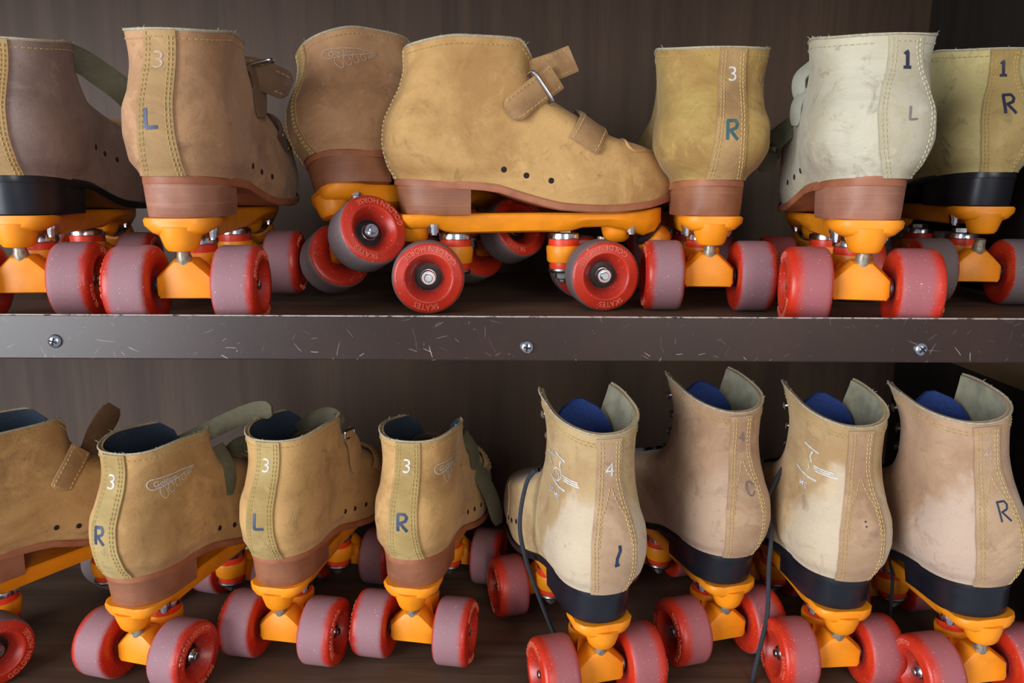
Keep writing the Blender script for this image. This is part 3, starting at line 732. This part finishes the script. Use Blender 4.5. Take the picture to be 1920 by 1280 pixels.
CFG = [
 dict(name='A', kind='low', foot=1, pos=(-377, 645.1 + Y0, -9 * P180), z=UP, top=200, xfs=-30, hz=17, ws=.9, heel=HEEL_K, sole=HEEL_K, leather=L_MAU, strip=S_TAN, lining=LINING, group=gu, wheel='a',
      label='mauve-brown skate with a black heel, cut off by the left edge on the upper shelf', marks=[],
      straps=[dict(p=[(-8, 10, 196), (4, -6, 205), (14, -20, 202), (20, -34, 192), (22, -50, 179), (22, -66, 160)], w=(0, 3, 21), m=SUEDE), vamp()]),
 dict(name='B', kind='low', foot=1, pos=(-238.9, 622.9 + Y0, -4.1 * P180), z=UP + 1.9, pitch=-1.5 * P180, top=201, ws=.85, heel=HEEL_P, sole=SOLE_B, leather=L_BRN, strip=S_TAN, lining=LINING, group=gu, wheel='a', strip_y=3, strip_lean=-2,
      label='brown skate marked 3 and L beside the mauve-brown one on the upper shelf',
      marks=[('num', '3', 0, 181, 17, PRINT_F), ('ink', 'L', 2, 143, 1.2, INK)],
      straps=[dict(p=[(8, -24, 186), (12, -34, 186), (12, -48, 181), (12, -62, 175)], w=(0, 4, 23), m=STRAP_D, seam=True), dict(p=[(10, -33, 193), (13, -37, 180), (12, -38, 152)], w=(15, -6, 0), m=STRAP_D), vamp(-1, STRAP_D)],
      buckles=[((11, -40, 193), (0, 1, -.25), (1, 0, 0), 10, 6)]),
 dict(name='C', kind='low', foot=-1, pos=(-73, 684 + Y0, 55 * P180), z=UP + 22.5, roll=-20 * P180, pitch=0, heel=HEEL_B, sole=SOLE_B, leather=L_BRN, strip=S_TAN, lining=LINING, group=gu, wheel='b',
      label='brown skate tipped onto two wheels behind the side-on skate, pale oval emblem near its top', marks=[], logo=(-78, 188, -1),
      straps=[dict(p=[(-2, -39, 170), (8, -36, 180), (22, -27, 190)], w=(-9, 0, 17), m=SUEDE), vamp()]),
 dict(name='D', kind='low', foot=-1, pos=(-2, 661 + Y0, 82 * P180), z=UP, top=209, heel=HEEL_B, sole=SOLE_B, leather=L_TAN, strip=S_TAN, lining=LINING, group=gu, wheel='b',
      label='tan skate standing side-on in the middle of the upper shelf, toe pointing right', marks=[], straps=DSTRAP + [vamp()], buckles=DBUCK),
 dict(name='E', kind='low', foot=-1, pos=(164.3, 703.7 + Y0, 2.5 * P180), z=UP, ws=1.08, heel=HEEL_B, sole=SOLE_B, leather=L_OLV, strip=S_TAN, lining=LINING, group=gu, wheel='a', strip_y=-5, strip_lean=-4,
      label='olive-tan skate marked 3 and teal R seen from behind, right of the side-on skate', marks=S3('R', INK_T), logo=(-76, 184, -1), straps=[vamp()]),
 dict(name='F', kind='low', foot=1, pos=(265.9, 625.4 + Y0, 10.7 * P180), z=UP, top=201, ws=1.0, xfs=-20, heel=HEEL_P, sole=SOLE_B, leather=L_PAL, strip=S_PAL, lining=LINING, group=gu, wheel='c', strip_y=-16, strip_lean=3, wide=True, thread=THREAD_P,
      label='pale cream skate with a dark 1 on its heel strip and bright red wheels', marks=[('ink', '1', 0, 184, 1.0, INK_B), ('thin', 'L', -2, 148, .8, INK_F)],
      straps=[dict(p=[(-4, 30, 196), (2, 39, 186), (2, 38, 170)], w=(12, 8, 0), m=SUEDE_L), dict(p=[(-2, 34, 178), (0, 40, 166), (2, 40, 150)], w=(12, 6, 0), m=SUEDE_L), dict(p=[(22, 30, 156), (26, 45, 146), (27, 56, 133), (27, 57, 114)], w=(2, -8, 16), m=SUEDE), vamp(1, SUEDE_L)]),
 dict(name='G', kind='low', foot=-1, pos=(415, 748.3 + Y0, 5.6 * P180), z=UP, dz=8.0, heel=HEEL_K, sole=HEEL_K, leather=L_YEL, strip=S_YEL, lining=LINING, group=gu, wheel='b', wide=True,
      ws=.95, label='yellow-grey skate with a black heel marked 1 and R at the upper right', marks=[('ink', '1', 2, 190, 1.1, INK_B), ('ink', 'R', 0, 160, 1.35, INK_B)], straps=[vamp()]),
 dict(name='H', kind='low', foot=-1, pos=(-428.3, 662.3 + Y0, 34.5 * P180), z=LO, ws=.85, heel=HEEL_B, sole=SOLE_B, leather=L_GLD, strip=S_YEL, lining=LINING, group=gl, wheel='b',
      label='tan skate cut off by the left edge of the lower shelf, strap end standing up', marks=[],
      straps=[dict(p=[(26, -24, 160), (36, -18, 171), (46, -14, 186), (63, -12, 206)], w=(20, 4, -16), m=STRAP_D), dict(p=[(18, -34, 180), (8, -39, 169), (-2, -41, 157), (-6, -41, 150)], w=(-15, 0, 12), m=STRAP, seam=True), vamp()]),
 dict(name='I', kind='low', foot=-1, pos=(-290.4, 653.9 + Y0, 14.9 * P180), z=LO, xfs=-10, fl=-5, ws=.8, heel=HEEL_B, sole=SOLE_B, leather=L_GLD, strip=S_YEL, lining=LINING, group=gl, wheel='a', strip_y=1,
      label='tan skate marked 3 and R with a long strap sticking out to the upper right', marks=[('num', '3', 0, 184, 17, PRINT_W), ('ink', 'R', 2, 145, 1.2, INK)], logo=(-80, 179, -1), logo_mat=PRINT_W,
      straps=[dict(p=[(4, 14, 182), (14, -9, 194), (20, -35, 207), (22, -58, 216), (22, -73, 217)], w=(0, 7, 15), m=SUEDE), dict(p=[(2, -27, 186), (6, -34, 165), (6, -33, 139)], w=(9, -10, 0), m=SUEDE), dict(p=[(36, 6, 150), (40, -8, 160), (42, -20, 172), (42, -34, 178)], w=(0, 8, 12), m=SUEDE), vamp()]),
 dict(name='J', kind='low', foot=1, pos=(-187.8, 688.5 + Y0, 9.9 * P180), z=LO, xfs=-4, fl=-4, ws=.8, heel=HEEL_B, sole=SOLE_B, leather=L_GLD, strip=S_YEL, lining=LINING, group=gl, wheel='a', strip_y=2, strip_lean=-2,
      label='tan skate marked 3 and L on the lower shelf, grey strap folded inside its opening', marks=S3('L'),
      straps=[dict(p=[(4, 16, 186), (6, -2, 199), (4, -18, 203), (0, -30, 196)], w=(4, 5, 13), m=SUEDE), dict(p=[(6, -30, 188), (9, -37, 174), (9, -39, 146)], w=(13, -7, 0), m=STRAP), vamp()], buckles=[((7, -34, 185), (1, -.3, 0), (0, 0, 1), 7, 4)]),
 dict(name='K', kind='low', foot=-1, pos=(-72.5, 688.6 + Y0, 9.8 * P180), z=LO, xfs=-10, fl=-7, ws=.8, heel=HEEL_B, sole=SOLE_B, leather=L_GLD, strip=S_YEL, lining=LINING, group=gl, wheel='a', strip_y=-1,
      label='tan skate marked 3 and bold blue R with a strap hanging down its right side', marks=S3('R'), logo=(-80, 180, -1), logo_mat=PRINT_W,
      straps=[dict(p=[(18, -14, 180), (23, -24, 162), (26, -36, 140), (29, -48, 115), (30, -56, 86)], w=(12, -10, 2), m=SUEDE), dict(p=[(2, -27, 186), (7, -36, 168), (9, -37, 150)], w=(11, -6, 0), m=SUEDE), vamp()]),
 dict(name='L', kind='high', foot=1, pos=(51.5, 632.0 + Y0, -15.0 * P180), z=LO, ws=.92, heel=HEEL_K, sole=HEEL_K, leather=L_HI1, strip=S_HI, lining=LINING_G, tongue_mat=BLUE, group=gh, wheel='c',
      label='beige high lace-up skate with a white 4 and white line drawing on its shaft', marks=[('num', '4', 0, 204, 16, PRINT_W), ('ink', 'I', -1, 142, 1.0, INK)], figure=True),
 dict(name='M', kind='high', foot=-1, pos=(168.1, 693.2 + Y0, -15.8 * P180), z=LO, ws=.92, heel=HEEL_K, sole=HEEL_K, leather=L_HI3, strip=S_HI, lining=LINING_G, tongue_mat=BLUE, group=gh, wheel='c',
      label='pinkish beige high lace-up skate set furthest back, second lace-up from the left', marks=[('thin', '4', 0, 210, .8, INK_F), ('thin', 'O', -3, 168, 1.1, INK_F)]),
 dict(name='N', kind='high', foot=1, pos=(266.5, 656.0 + Y0, -4.5 * P180), z=LO, ws=.92, heel=HEEL_K, sole=HEEL_K, leather=L_HI1, strip=S_HI, lining=LINING_G, tongue_mat=BLUE, group=gh, wheel='c',
      label='beige lace-up skate with a half-worn white drawing and a black lace trailing down', marks=[('thin', 'dots', 0, 158, 1.0, INK)], figure=False),
 dict(name='O', kind='high', foot=-1, pos=(370, 620 + Y0, -3.0 * P180), z=LO + 6.5, pitch=3.0 * P180, roll=-5 * P180, dz=2.0, ws=.94, heel=HEEL_K, sole=HEEL_K, leather=L_HI2, strip=S_HI, lining=LINING_G, tongue_mat=BLUE, group=gh, wheel='c',
      label='beige high lace-up skate with a faint 4 and an inked R, at the lower right', marks=[('num', '4', 0, 208, 15, PRINT_F), ('thin', 'R', -3, 166, 1.2, INK)]),
]
for c in CFG: SK = skate(c); c['root'] = SK
ROOT = {c['name']: c['root'] for c in CFG}

# loose lace ends, in the shelf's own coordinates (mm)
def lace(owner, pts, r=1.9):
    inv = (Matrix.Translation(owner.location) @ owner.rotation_euler.to_matrix().to_4x4()).inverted()
    mm = MB(); mm.tube([(inv @ (Vector(p) * MM)) / MM for p in spline(pts, 8)], r, 8); o = mm.build('lace', CORD, owner); o['label'] = 'black lace end hanging loose'
lace(ROOT['N'], [(239.4, 112, 178.7), (229, 108, 161), (222.4, 102, 146), (224, 92, 121), (221.2, 84, 95.6), (219.8, 76, 55), (212.3, 68, 25), (206.5, 62, 2.2), (203, 46, 2.0)])
lace(ROOT['L'], [(19.2, 80, 182.6), (12.6, 78, 172.6), (7.8, 78, 146.7), (8.4, 82, 120.8), (17.9, 92, 81), (37, 112, 20), (46, 116, 2.2), (62, 100, 2), (80, 72, 2), (92, 66, 2)])
lace(ROOT['O'], [(343.8, 120, 84), (342.7, 110, 67.8), (341.5, 106, 28), (341, 104, 2.2), (338, 90, 2.0)], 1.5)
